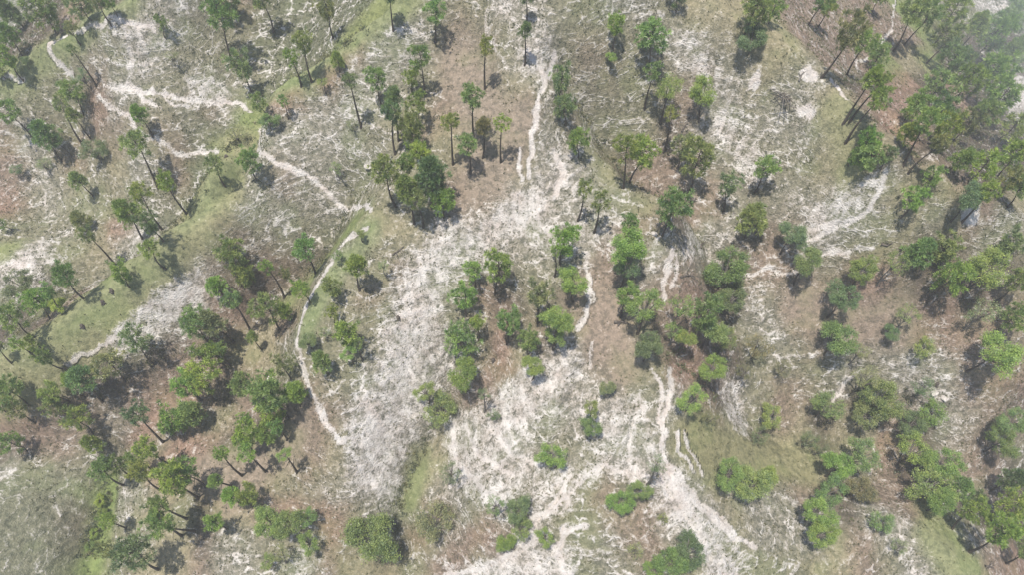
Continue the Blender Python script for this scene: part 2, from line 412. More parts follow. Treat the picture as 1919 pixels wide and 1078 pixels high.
# ------------------------------------------------------------------ node helpers
def mat(name):
    m = bpy.data.materials.new(name); m.use_nodes = True
    nt = m.node_tree
    for n in list(nt.nodes): nt.nodes.remove(n)
    out = nt.nodes.new("ShaderNodeOutputMaterial")
    return m, nt, out
def nd(nt, t, **kw):
    n = nt.nodes.new(t)
    for k, v in kw.items():
        if k.startswith('i_'):
            n.inputs[int(k[2:])].default_value = v
        else:
            setattr(n, k, v)
    return n
def L(nt, a, b): nt.links.new(a, b)
def M(nt, op, a, b=None, c=None, clamp=False):
    n = nt.nodes.new("ShaderNodeMath"); n.operation = op; n.use_clamp = clamp
    for k, v in enumerate((a, b, c)):
        if v is None: continue
        if isinstance(v, (int, float)): n.inputs[k].default_value = v
        else: L(nt, v, n.inputs[k])
    return n.outputs[0]
def noise(nt, vec, scale, detail=3, rough=.55, dist=0):
    n = nd(nt, "ShaderNodeTexNoise"); L(nt, vec, n.inputs['Vector'])
    n.inputs['Scale'].default_value = scale; n.inputs['Detail'].default_value = detail
    n.inputs['Roughness'].default_value = rough; n.inputs['Distortion'].default_value = dist
    return n.outputs['Fac']
def sstep(nt, x, a, b):
    n = nd(nt, "ShaderNodeMapRange", interpolation_type='SMOOTHSTEP')
    L(nt, x, n.inputs[0]); n.inputs[1].default_value = a; n.inputs[2].default_value = b
    return n.outputs[0]
def mixc(nt, f, a, b, mode='MIX'):
    n = nd(nt, "ShaderNodeMix", data_type='RGBA', blend_type=mode)
    if isinstance(f, (int, float)): n.inputs[0].default_value = f
    else: L(nt, f, n.inputs[0])
    for k, v in ((6, a), (7, b)):
        if isinstance(v, tuple): n.inputs[k].default_value = (*v, 1)
        else: L(nt, v, n.inputs[k])
    return n.outputs[2]

def ground_material():
    m, nt, out = mat("hillside_earth_and_grass")
    geo = nd(nt, "ShaderNodeNewGeometry")
    pos = geo.outputs['Position']
    veg = nd(nt, "ShaderNodeAttribute", attribute_name="veg").outputs['Color']
    bare = nd(nt, "ShaderNodeAttribute", attribute_name="bare").outputs['Fac']
    terr = nd(nt, "ShaderNodeAttribute", attribute_name="terr").outputs['Fac']
    sep = nd(nt, "ShaderNodeSeparateXYZ"); L(nt, pos, sep.inputs[0])
    n1 = noise(nt, pos, 1.05, 6, .70)
    n2 = noise(nt, pos, .13, 3, .5)
    n3 = noise(nt, pos, 3.6, 4, .7)
    n4 = noise(nt, pos, .42, 5, .66)
    # a net of contour-following cattle paths: flat cells cut by the slope
    wp = nd(nt, "ShaderNodeTexNoise"); L(nt, pos, wp.inputs['Vector']); wp.inputs['Scale'].default_value = .5; wp.inputs['Detail'].default_value = 2
    wv_ = nd(nt, "ShaderNodeVectorMath", operation='MULTIPLY_ADD'); L(nt, wp.outputs['Color'], wv_.inputs[0]); wv_.inputs[1].default_value = (1.6, 1.6, .5); L(nt, pos, wv_.inputs[2])
    sc_ = nd(nt, "ShaderNodeVectorMath", operation='MULTIPLY'); L(nt, wv_.outputs[0], sc_.inputs[0]); sc_.inputs[1].default_value = (1 / 3.0, 1 / 3.0, 1 / .78)
    vo = nd(nt, "ShaderNodeTexVoronoi", feature='DISTANCE_TO_EDGE'); L(nt, sc_.outputs[0], vo.inputs['Vector']); vo.inputs['Scale'].default_value = 1.0
    line = M(nt, 'SUBTRACT', 1.0, sstep(nt, vo.outputs['Distance'], .02, .105))
    line = M(nt, 'MULTIPLY', line, sstep(nt, n4, .36, .58))
    b = M(nt, 'ADD', bare, M(nt, 'MULTIPLY', M(nt, 'SUBTRACT', n1, .5), 1.7))
    b = M(nt, 'ADD', b, M(nt, 'MULTIPLY', M(nt, 'SUBTRACT', n3, .5), 1.5))
    b = M(nt, 'ADD', b, M(nt, 'MULTIPLY', M(nt, 'SUBTRACT', n4, .5), .9))
    b = M(nt, 'ADD', b, M(nt, 'MULTIPLY', M(nt, 'MULTIPLY', line, terr), .64))
    mask = sstep(nt, b, .24, 1.10)
    soil = mixc(nt, sstep(nt, n2, .35, .65), (.53, .460, .412), (.475, .440, .405))
    soil = mixc(nt, sstep(nt, n4, .35, .7), soil, (.66, .62, .575))
    v = mixc(nt, sstep(nt, n1, .36, .60), mixc(nt, 1.0, veg, (.52, .56, .56), 'MULTIPLY'), veg)
    v = mixc(nt, M(nt, 'MULTIPLY', sstep(nt, n3, .50, .70), .55), v, mixc(nt, 1.0, veg, (1.6, 1.55, 1.6), 'MULTIPLY'))
    v = mixc(nt, M(nt, 'MULTIPLY', sstep(nt, n2, .48, .66), .30), v, mixc(nt, 1.0, veg, (.84, 1.06, .70), 'MULTIPLY'))
    col = mixc(nt, mask, v, soil)
    bs = nd(nt, "ShaderNodeBsdfPrincipled")
    L(nt, col, bs.inputs['Base Color']); bs.inputs['Roughness'].default_value = .95
    bs.inputs['Specular IOR Level'].default_value = .1
    h = M(nt, 'ADD', M(nt, 'MULTIPLY', n1, .9), M(nt, 'MULTIPLY', n3, .40))
    h = M(nt, 'ADD', h, M(nt, 'MULTIPLY', M(nt, 'MULTIPLY', line, terr), .14))
    h = M(nt, 'MULTIPLY', h, M(nt, 'ADD', .22, M(nt, 'MULTIPLY', M(nt, 'MAXIMUM', terr, M(nt, 'MULTIPLY', bare, .9)), 1.5), clamp=True))
    bp = nd(nt, "ShaderNodeBump"); L(nt, h, bp.inputs['Height'])
    bp.inputs['Strength'].default_value = .75; bp.inputs['Distance'].default_value = 1.2
    L(nt, bp.outputs[0], bs.inputs['Normal'])
    L(nt, bs.outputs[0], out.inputs[0])
    return m

def leaf_material(name, rough_col=1.0):
    m, nt, out = mat(name)
    oi = nd(nt, "ShaderNodeObjectInfo")
    lv = nd(nt, "ShaderNodeAttribute", attribute_name="leaf_tone").outputs['Fac']
    col = mixc(nt, lv, mixc(nt, 1.0, oi.outputs['Color'], (.50, .58, .60), 'MULTIPLY'), mixc(nt, 1.0, oi.outputs['Color'], (1.55, 1.38, 1.15), 'MULTIPLY'))
    d = nd(nt, "ShaderNodeBsdfDiffuse"); L(nt, col, d.inputs[0])
    t = nd(nt, "ShaderNodeBsdfTranslucent"); L(nt, mixc(nt, 1.0, col, (1.1, 1.25, .6), 'MULTIPLY'), t.inputs[0])
    g = nd(nt, "ShaderNodeBsdfGlossy"); g.inputs['Roughness'].default_value = .5; g.inputs[0].default_value = (.9, .95, .9, 1)
    mx_ = nd(nt, "ShaderNodeMixShader", i_0=.36); L(nt, d.outputs[0], mx_.inputs[1]); L(nt, t.outputs[0], mx_.inputs[2])
    m2 = nd(nt, "ShaderNodeMixShader", i_0=.035); L(nt, mx_.outputs[0], m2.inputs[1]); L(nt, g.outputs[0], m2.inputs[2])
    L(nt, m2.outputs[0], out.inputs[0])
    return m

def rough_material(name, c1, c2, scale, stretch=(1, 1, 1), bump=.4):
    m, nt, out = mat(name)
    tc = nd(nt, "ShaderNodeTexCoord"); mp = nd(nt, "ShaderNodeMapping"); mp.inputs['Scale'].default_value = stretch
    L(nt, tc.outputs['Object'], mp.inputs[0])
    n = noise(nt, mp.outputs[0], scale, 5, .6)
    col = mixc(nt, sstep(nt, n, .35, .65), c1, c2)
    bs = nd(nt, "ShaderNodeBsdfPrincipled"); L(nt, col, bs.inputs['Base Color'])
    bs.inputs['Roughness'].default_value = .9; bs.inputs['Specular IOR Level'].default_value = .15
    bp = nd(nt, "ShaderNodeBump"); L(nt, n, bp.inputs['Height']); bp.inputs['Strength'].default_value = bump; bp.inputs['Distance'].default_value = .08
    L(nt, bp.outputs[0], bs.inputs['Normal']); L(nt, bs.outputs[0], out.inputs[0])
    return m

M_GROUND = ground_material()
M_NEEDLE = leaf_material("pine_needles")
M_LEAF = leaf_material("broad_leaves")
M_BARK = rough_material("pine_bark", (.050, .040, .033), (.105, .085, .068), 3.0, (3, 3, .6))
M_GREYBARK = rough_material("grey_bark", (.10, .09, .08), (.20, .18, .155), 3.0, (3, 3, .6))
M_ROCK = rough_material("pale_rock", (.34, .31, .28), (.52, .48, .44), 1.6, bump=.7)
M_DEAD = rough_material("weathered_wood", (.055, .045, .038), (.14, .12, .10), 2.5, (1, 1, 1))
M_TUFT = leaf_material("dry_grass_blades")

# ------------------------------------------------------------------ mesh helpers
def mesh_np(name, V, F, material, smooth_shade=False, tone=None):
    """V (n,3); F (m,k) faces all of one size"""
    V = np.asarray(V, dtype=np.float32); F = np.asarray(F, dtype=np.int32)
    me = bpy.data.meshes.new(name)
    k = F.shape[1]
    me.vertices.add(len(V)); me.vertices.foreach_set('co', V.ravel())
    me.loops.add(F.size); me.loops.foreach_set('vertex_index', F.ravel())
    me.polygons.add(len(F))
    me.polygons.foreach_set('loop_start', np.arange(0, F.size, k, dtype=np.int32))
    me.polygons.foreach_set('use_smooth', np.full(len(F), smooth_shade))
    me.update(calc_edges=True)
    if tone is not None:
        a = me.attributes.new("leaf_tone", 'FLOAT', 'POINT'); a.data.foreach_set('value', np.asarray(tone, dtype=np.float32))
    me.materials.append(material)
    return me

def link(name, me, parent=None, loc=None):
    o = bpy.data.objects.new(name, me); COL.objects.link(o)
    if parent is not None: o.parent = parent
    if loc is not None: o.location = loc
    return o
def tag(o, label=None, category=None, group=None, kind=None):
    for k, v in (('label', label), ('category', category), ('group', group), ('kind', kind)):
        if v: o[k] = v
    return o

def tube(path, radii, n=6, cap=True):
    path = np.asarray(path, float); V = []; F = []
    for i, (p, r) in enumerate(zip(path, radii)):
        t = path[min(i + 1, len(path) - 1)] - path[max(i - 1, 0)]
        t /= np.linalg.norm(t) + 1e-9
        u = np.cross(t, (0, 0, 1) if abs(t[2]) < .9 else (1, 0, 0)); u /= np.linalg.norm(u); w = np.cross(t, u)
        for k in range(n):
            a = 2 * math.pi * k / n
            V.append(p + r * (math.cos(a) * u + math.sin(a) * w))
    for i in range(len(path) - 1):
        for k in range(n):
            a = i * n + k; b = i * n + (k + 1) % n
            F.append((a, b, b + n, a + n))
    if cap:
        V.append(path[-1]); c = len(V) - 1; s = (len(path) - 1) * n
        for k in range(0, n, 2):
            F.append((s + k, s + (k + 1) % n, s + (k + 2) % n, c))
    return V, F
class Bag:
    def __init__(s): s.V = []; s.F = []
    def add(s, VF):
        V, F = VF; b = len(s.V); s.V.extend(V); s.F.extend([tuple(i + b for i in f) for f in F])

# ------------------------------------------------------------------ ground
def build_ground():
    V = np.stack([gx, gy, H], -1).reshape(-1, 3)
    idx = np.arange(NX * NY).reshape(NY, NX)
    F = np.stack([idx[:-1, :-1], idx[:-1, 1:], idx[1:, 1:], idx[1:, :-1]], -1).reshape(-1, 4)
    me = mesh_np("ground", V, F, M_GROUND, True)
    a = me.attributes.new("veg", 'FLOAT_COLOR', 'POINT')
    a.data.foreach_set('color', np.concatenate([VEG.reshape(-1, 3), np.ones((NX * NY, 1))], 1).astype(np.float32).ravel())
    for nm, A in (("bare", BARE), ("terr", TERR)):
        a = me.attributes.new(nm, 'FLOAT', 'POINT'); a.data.foreach_set('value', A.astype(np.float32).ravel())
    o = link("ground", me); tag(o, kind='structure')
build_ground()

# ------------------------------------------------------------------ tree crowns and limbs (unit size: radius 1)
def rand_unit(n):
    v = RNG.normal(size=(n, 3)); return v / np.linalg.norm(v, axis=1, keepdims=True)

def tuft_blades(centres, normals, nb, length, width, tone0):
    """sprays of narrow needle triangles at each centre, leaning along its normal"""
    n = len(centres)
    d = rand_unit(n * nb).reshape(n, nb, 3) + normals[:, None] * .75
    d /= np.linalg.norm(d, axis=-1, keepdims=True)
    l = length * RNG.uniform(.6, 1.25, (n, nb, 1))
    side = np.cross(d, rand_unit(n * nb).reshape(n, nb, 3)); side /= np.linalg.norm(side, axis=-1, keepdims=True) + 1e-9
    c = centres[:, None] + d * length * .15
    a = c + side * width * .5; b = c - side * width * .5; t = c + d * l
    a2 = c + d * l * .55 + side * width; b2 = c + d * l * .55 - side * width
    V = np.stack([a, b, b2, t, a2], 2).reshape(-1, 3)
    k = np.arange(n * nb)[:, None] * 5
    F = np.concatenate([k + 0, k + 1, k + 2, k + 3, k + 4], 1)
    tone = np.repeat(np.clip(tone0[:, None] + RNG.normal(0, .14, (n, nb)), 0, 1).reshape(-1), 5)
    return V, F, tone

def leaf_quads(centres, spread, nl, size, tone0):
    n = len(centres)
    p = centres[:, None] + RNG.normal(size=(n, nl, 3)) * spread
    nr = rand_unit(n * nl).reshape(n, nl, 3); nr[..., 2] = np.abs(nr[..., 2]) + .35
    nr /= np.linalg.norm(nr, axis=-1, keepdims=True)
    u = np.cross(nr, rand_unit(n * nl).reshape(n, nl, 3)); u /= np.linalg.norm(u, axis=-1, keepdims=True) + 1e-9
    w = np.cross(nr, u)
    s = size * RNG.uniform(.6, 1.3, (n, nl, 1))
    V = np.stack([p + u * s, p + w * s * .6, p - u * s, p - w * s * .6], 2).reshape(-1, 3)
    F = np.arange(n * nl * 4).reshape(-1, 4)
    tone = np.repeat(np.clip(tone0[:, None] + RNG.normal(0, .16, (n, nl)), 0, 1).reshape(-1), 4)
    return V, F, tone

def pine_crown(style):
    """limbs in whorls with sprays at and along their outer parts; returns (foliage mesh, limb mesh)"""
    bag = Bag(); cs = []; ns = []
    nlimb = {'round': 25, 'open': 17, 'tall': 30, 'flat': 19}[style]
    lean = RNG.normal(0, .06, 2)
    lop = RNG.uniform(0, 2 * math.pi)
    for k in range(nlimb):
        f = (k + RNG.uniform(0, .8)) / nlimb                    # 0 low, 1 top
        z0 = -1.0 + 1.75 * f
        az = k * 2.4 + RNG.normal(0, .35)
        prof = {'round': math.sin(math.pi * (.16 + .74 * f)) ** .8, 'open': .55 + .45 * math.sin(math.pi * f),
                'tall': (1.08 - .75 * f) * (.65 + .35 * min(1, f * 5)), 'flat': .45 + .6 * f if f < .85 else .75}[style]
        ln = prof * RNG.uniform(.68, 1.12) * (1 + .18 * math.cos(az - lop))
        up = {'round': .25 + .35 * f, 'open': .35, 'tall': .18, 'flat': .28}[style] * RNG.uniform(.5, 1.4)
        d = np.array([math.cos(az), math.sin(az), 0])
        path = [np.array([0, 0, z0]) + d * ln * s + np.array([0, 0, up * ln * s * s]) for s in (0, .4, .75, 1.0)]
        bag.add(tube(path, [.028, .020, .013, .006], 4, False))
        for s in ((.58, .84, 1.03) if style != 'open' else (.62, .86, 1.03)):
            p = np.array([0, 0, z0]) + d * ln * s + np.array([0, 0, up * ln * s * s])
            for _ in range(2 if s > .95 else 1):
                q = p + RNG.normal(0, .085, 3) + np.cross(d, (0, 0, 1)) * RNG.normal(0, .15 * s)
                cs.append(q); n_ = q - np.array([0, 0, -.5]); n_[2] += .5; ns.append(n_ / np.linalg.norm(n_))
    for k in range(7):
        q = np.array([RNG.normal(0, .12), RNG.normal(0, .12), RNG.uniform(.68, 1.0)]); cs.append(q); ns.append(np.array([0, 0, 1.0]))
    bag.add(tube([(0, 0, -1.05), (0, 0, 0), (0, 0, .9)], [.045, .032, .010], 5, False))
    cs = np.array(cs); ns = np.array(ns)
    cs[:, :2] += lean * (cs[:, 2:3] + 1)
    tone = np.clip(.45 + RNG.normal(0, .28, len(cs)), .05, .95)
    V, F, T = tuft_blades(cs, ns, 26, .275, .021, tone)
    return mesh_np("pine_foliage", V, F, M_NEEDLE, False, T), mesh_np("pine_branches", bag.V, bag.F, M_BARK, True)

def leafy_crown(style):
    """several uneven boughs, each a cloud of leaf clumps"""
    bag = Bag(); cs = []
    nb = {'dense': 15, 'loose': 14, 'thin': 11}[style]; ex = RNG.uniform(.85, 1.25)
    for k in range(nb):
        el = RNG.uniform(-.25, 1.0); az = k * 2.4 + RNG.normal(0, .4)
        r = math.sqrt(max(0, 1 - (el * .9) ** 2)) * RNG.uniform(.45, .82)
        c = np.array([r * math.cos(az) * ex, r * math.sin(az) / ex, el * .72 - .12])
        path = [np.array([0, 0, -1.0]), np.array([c[0] * .3, c[1] * .3, -.55 + .2 * c[2]]), c * .75, c]
        bag.add(tube(path, [.055, .036, .018, .006], 4, False))
        rr = RNG.uniform(.20, .42)
        n = {'dense': 26, 'loose': 18, 'thin': 13}[style]
        q = rand_unit(n) * (RNG.uniform(.25, 1, (n, 1)) ** .5) * rr; q[:, 2] = q[:, 2] * .8 + .03
        cs.append(c + q)
    cs = np.concatenate(cs)
    tone = np.clip(.45 + RNG.normal(0, .28, len(cs)), .05, .95)
    nl = {'dense': 28, 'loose': 21, 'thin': 14}[style]
    V, F, T = leaf_quads(cs, .066, nl, .029, tone)
    return mesh_np("leafy_foliage", V, F, M_LEAF, False, T), mesh_np("leafy_branches", bag.V, bag.F, M_GREYBARK, True)

CROWNS = {
    'p': [pine_crown(s) for s in ('round', 'round', 'round', 'open', 'open', 'tall', 'flat', 'round', 'tall')],
    'q': [pine_crown(s) for s in ('open', 'open', 'flat')],
    'b': [leafy_crown(s) for s in ('dense', 'dense', 'dense', 'loose', 'loose')],
    't': [leafy_crown('thin') for _ in range(3)],
}
TONES = {1: (.155, .222, .112), 2: (.205, .292, .112), 3: (.230, .335, .094), 4: (.232, .302, .095), 5: (.240, .290, .150), 6: (.215, .210, .122), 7: (.31, .40, .08)}
TONE_WORD = {1: 'dark green', 2: 'mid-green', 3: 'bright green', 4: 'olive-yellow', 5: 'pale grey-green', 6: 'brownish green', 7: 'lime green'}

# ------------------------------------------------------------------ the plants: crown x y radius | base x y (or h = height of crown centre, m) | kind | tone
# kinds: p pine, q open thin pine, b leafy tree, t thin leafy tree, s shrub, u thin shrub
PLANTS = """
15 20 22 54 42 p 1;78 18 28 107 65 p 2;150 8 20 172 36 p 5;180 -2 14 209 46 q 1;205 4 10 221 32 p 4;131 52 12 150 82 p 5;135 92 9 181 161 q 1
153 143 15 172 162 t 1;14 62 20 41 106 p 2;12 105 21 45 151 p 3;-8 130 14 10 150 p 2;47 113 9 h2 s 1;302 41 11 309 69 p 2;408 22 26 434 111 q 2;425 6 22 439 35 p 1
321 105 12 325 120 u 5;452 122 22 471 171 q 5;135 170 22 158 222 p 2;137 213 14 168 257 p 2;112 195 16 153 268 q 5;17 208 24 60 256 p 2;82 250 26 116 302 p 2
105 262 14 134 293 p 1;258 210 16 285 254 p 3;255 268 25 296 352 p 2;484 192 15 501 216 p 2;440 250 18 437 268 u 5;176 280 24 190 303 b 1
488 -8 20 512 59 p 2;612 15 18 625 71 q 5;729 -15 16 737 56 p 1;816 22 19 815 80 p 2;566 78 18 584 151 p 2;546 108 13 564 162 p 3;633 110 12 636 132 p 4;605 153 9 606 170 s 4
531 188 9 539 221 q 2;503 225 16 508 240 s 2;655 150 12 677 238 p 1;705 148 18 716 198 p 2;733 208 19 741 289 p 1;736 178 16 747 262 p 1;788 107 19 797 178 p 2;770 145 14 774 175 p 3
783 190 19 787 238 p 4;770 240 22 778 290 p 2;909 86 14 909 166 p 4;885 180 19 889 268 p 2;905 233 16 904 295 p 6;940 231 14 939 302 p 3;845 226 15 849 307 p 4;877 270 17 881 325 p 2;660 233 12 665 250 u 5
984 54 12 983 121 p 1;987 -10 12 987 41 p 1;1157 46 18 1149 92 p 3;1145 107 10 1146 118 s 3;1222 67 26 1213 128 p 2;1226 132 17 1208 203 p 2;1253 167 25 h8 b 3;1320 172 26 1310 228 b 3
1053 150 20 1050 190 q 5;1057 198 18 1058 232 p 5;1083 262 17 1083 295 p 3;1257 212 12 1243 285 p 4;1416 10 24 1396 60 p 2;1433 22 16 1413 62 p 2;1412 70 25 1402 100 b 1;1272 -14 18 1268 20 p 1
1452 12 20 1440 45 p 2;1545 -3 18 1515 47 p 2;1553 14 12 1532 50 p 3;1652 -14 16 1634 26 p 2;1598 58 26 1540 144 q 5;1622 78 18 1587 140 p 2;1648 102 17 1632 128 p 2;1637 142 18 1581 231 p 3
1646 182 19 1586 266 p 3;1652 152 14 1592 228 p 2;1628 262 17 1605 292 p 3;1715 15 24 1675 95 p 2;1740 27 20 1690 78 p 2;1790 15 22 1750 85 p 2;1777 72 22 1733 115 p 1;1787 112 22 1740 153 p 1
1762 157 24 1719 167 q 2;1715 197 22 1695 225 p 2;1765 207 22 1730 245 p 1;1815 152 26 1769 195 q 4;1865 62 26 1820 110 p 2;1860 137 28 1810 185 p 3;1902 30 24 1862 75 p 2;1877 182 26 1835 225 p 3
1705 245 20 1685 268 p 4;1777 242 24 1745 275 q 4;1815 232 22 1785 265 q 6;1852 209 22 1815 245 p 2;1902 234 24 1868 268 p 2;1837 45 20 1795 100 p 2;1810 112 18 1769 142 p 5;1899 94 22 1860 140 p 2
32 317 11 43 330 s 1;83 308 14 92 322 u 5;145 335 18 175 367 p 2;308 340 16 350 400 p 3;262 362 18 304 430 p 4;237 394 24 267 448 p 4;275 418 18 306 452 q 1;147 412 20 160 434 p 5;165 440 14 217 498 q 5
280 465 18 310 502 p 4;225 512 19 243 538 p 3;402 308 14 422 348 q 5;467 302 19 482 337 p 2;118 515 22 158 560 p 2;35 530 28 h9 b 1;2 420 10 21 432 p 2;432 475 24 443 505 p 2;457 515 21 470 535 p 2;402 535 17 422 562 p 3
630 316 14 640 335 u 5;722 320 24 742 386 p 2;787 290 20 795 345 p 3;765 352 24 776 418 p 2;808 326 29 811 390 p 1;782 372 18 793 425 p 5;832 375 20 833 408 p 3;760 305 18 768 360 p 2
568 463 20 591 513 p 2;676 438 8 681 453 s 2;632 478 10 640 490 s 2;666 495 20 674 546 p 3;718 497 12 728 520 u 5;500 500 12 533 560 p 3;622 538 17 630 561 p 2;887 506 15 891 540 p 3;935 500 24 928 552 p 3
565 543 15 580 570 p 3;535 513 10 555 540 q 5;1095 353 14 1082 413 p 2;1125 378 17 1113 435 p 2;1057 450 24 1050 497 p 3;1040 470 9 1039 516 q 3;1077 528 26 1075 565 b 3;1178 455 34 1172 515 b 3;1182 418 15 1178 470 p 2
1172 502 22 h6 b 1;1262 388 29 1241 441 p 2;1207 285 24 1180 342 p 3;1175 278 22 1168 352 p 4;1308 298 27 1290 362 p 2;1280 275 18 1268 315 p 5;1365 345 20 1357 395 q 5;1435 312 20 1415 360 p 2;1410 405 27 1396 445 p 2
1365 500 36 h7 b 2;1372 558 28 h6 b 1;1010 550 24 1008 605 q 5;1632 293 22 1620 320 p 2;1604 290 15 1592 310 p 2;1667 288 14 1652 318 p 1;1750 328 18 1730 348 p 2;1717 370 23 1688 406 p 3
1820 370 27 h6 b 1;1855 358 16 h8 p 3;1485 437 27 h6 b 1;1515 492 27 h7 b 2;1617 505 26 h7 b 3;1580 557 26 h7 b 1;1680 490 21 h7 t 4;1727 468 24 1712 500 p 2;1772 468 26 1755 500 p 2;1785 520 27 h8 p 3
1855 505 34 h8 b 3;1895 455 21 1876 480 q 5;1910 525 20 h7 p 2;1807 295 20 1775 325 p 2;1847 307 25 1815 345 p 3;1902 292 24 1870 330 p 3;1897 335 18 1870 370 q 5;1740 225 20 1694 308 p 2;1762 268 18 1702 321 p 6
1919 345 20 1887 387 p 2;68 562 24 91 600 p 3;104 572 15 h2.5 s 7;88 548 18 107 600 p 2;20 595 30 67 632 p 2;30 645 13 61 667 p 3;56 643 15 82 660 p 3;-8 650 12 21 681 p 2;80 672 17 125 692 q 4
152 705 24 192 755 p 1;127 712 17 160 745 p 3;252 640 22 287 682 q 5;203 680 24 234 720 q 5;15 730 26 52 760 p 2;92 738 20 135 757 p 4;104 762 18 125 775 p 2;30 768 18 65 793 q 5;143 787 25 172 815 p 3;255 778 20 305 829 p 1
-6 760 14 15 776 p 2;322 790 27 343 812 p 3;352 775 24 372 800 p 2;345 722 22 378 752 p 3;377 708 28 398 755 p 3;365 660 12 378 675 p 3;400 662 18 422 685 p 3;412 655 12 432 687 p 2;365 605 24 395 645 p 2;396 604 22 437 642 p 5
436 563 18 470 622 p 2;457 722 22 478 752 p 2;461 790 14 485 812 p 3;502 578 26 525 622 p 2;532 582 14 545 605 p 3;625 588 11 629 612 q 4;648 625 23 650 655 p 3;607 625 11 610 638 u 5;654 662 15 661 682 s 3;671 645 9 680 676 q 2
577 641 15 584 657 s 1;602 678 18 614 700 p 2;530 688 18 546 712 q 5;472 632 10 490 655 p 2;550 735 20 562 762 p 3;507 737 32 540 785 p 2;508 780 22 525 805 p 3;797 735 18 h5 b 3;826 766 30 h4.5 b 2
870 703 28 h7 b 3;907 740 13 909 773 t 1;925 780 14 h2 u 1;862 637 29 850 672 p 2;872 558 24 875 593 p 3;893 605 14 896 640 p 3;952 602 21 950 645 p 2;1043 603 27 h8 b 3;1040 628 21 h5 b 2;992 640 18 992 668 p 2
998 687 19 h5 b 3;1212 573 30 h9 b 3;1175 553 20 h7 p 2;1215 650 24 h5 b 1;1277 578 26 h7 t 4;1322 586 25 h8 p 2;1285 637 17 h6 b 3;1362 632 20 h7 b 2;1262 620 18 h5 t 4;1332 620 28 h6 b 2;1338 690 22 h6 b 3
1298 748 26 h5 b 3;1330 785 19 h2.5 u 6;1138 730 14 h2 s 5;1108 768 16 h6 b 3;1110 800 18 h4 b 2;1420 655 27 h4 t 6;1395 700 17 h3 t 6;1570 637 30 h6 b 2;1705 592 20 h5 t 2;1732 652 20 h3 s 4;1670 625 15 h2.5 s 1
1612 660 17 h5 t 5;1872 657 36 1812 695 b 3;1840 588 28 h6 t 5;1900 597 22 1865 622 p 2;1625 712 24 h6 t 5;1652 745 33 h6 b 2;1730 730 21 h4 t 1;1548 760 27 h5 b 2;1625 777 25 h5 b 5;1747 775 23 h5 b 3
1712 795 22 h5 b 1;1445 780 21 h4 b 3;1465 692 16 h3 t 6;1902 790 24 h6 b 2;172 832 16 h4 p 3;20 830 24 50 850 p 2;457 818 23 478 850 p 3;275 843 18 325 874 p 3;188 877 18 232 910 p 2;217 873 18 247 895 p 2
262 885 18 299 918 p 4;252 860 15 282 885 p 2;322 902 28 372 935 p 3;347 888 23 385 915 p 2;297 948 17 350 973 p 2;300 985 25 364 995 p 4;290 970 15 340 1005 p 2;415 853 12 454 892 p 3;462 848 16 498 885 p 3;400 900 12 437 908 p 4
428 930 17 452 948 p 3;462 930 19 475 952 p 3;400 980 18 423 992 p 3;250 1035 29 297 1068 p 1;195 1030 16 215 1043 q 5;203 976 13 236 990 p 3;187 940 10 h1 s 7;193 962 9 h1 s 3;176 1000 9 h1 s 7;168 1025 9 h1 s 3
534 853 13 556 886 b 3;497 815 17 515 828 p 3;517 803 13 538 826 p 2;505 980 26 h5 b 4;541 985 27 h5 b 2;578 970 17 h4 b 2;577 1017 19 h3.5 b 3;526 1038 17 524 1072 t 5;502 1052 14 h3 s 3;690 1008 45 h5.5 b 2
812 982 33 h4 b 5;845 885 20 841 912 t 1;930 948 18 928 968 t 2;948 1020 17 h2 s 3;970 958 23 h4.5 b 1;977 988 21 h3 b 2;1032 855 25 h4 b 3;1020 1007 17 h2.5 s 3;1165 943 21 h3 b 3;1197 920 19 h3 b 2
1231 872 18 1214 908 t 1;1242 973 11 h1 u 4;1292 1035 27 h4 b 1;1255 1056 28 h4 b 2;1225 1073 16 h3 s 3;1190 1033 16 h2 u 5;1368 888 25 h5 b 2;1410 910 31 h5 b 2;1437 895 19 h6 b 3;1425 815 17 h3 t 1
1570 873 25 h6 b 3;1560 920 27 h5 b 2;1535 960 25 h6 b 3;1541 1002 24 h5 b 3;1612 918 23 h4 b 6;1620 850 29 h6 b 2;1715 847 31 h7 b 3;1770 870 29 h7 b 3;1742 913 37 1690 905 b 4;1764 942 24 h5 b 3
1802 913 20 h6 p 2;1655 980 20 h2.5 s 2;1685 1027 16 h2 u 5;1825 958 21 1789 999 p 3;1882 1000 29 1816 1035 p 3;1897 950 23 h8 p 3;1832 935 15 h4 p 1;1930 1035 18 1885 1057 p 2;1517 825 19 h4 t 1;1537 843 15 h3 t 1;1880 825 25 h6 b 2;1902 900 21 h7 p 1
"""
KIND = {'p': ('pine_tree', 'tree', 'pine', 'pines scattered over the hills'), 'q': ('pine_tree', 'tree', 'pine', 'pines scattered over the hills'),
        'b': ('leafy_tree', 'tree', 'leafy tree', 'leafy trees on the slopes'), 't': ('leafy_tree', 'tree', 'leafy tree', 'leafy trees on the slopes'),
        's': ('shrub', 'shrub', 'shrub', 'shrubs on the slopes'), 'u': ('shrub', 'shrub', 'shrub', 'shrubs on the slopes')}
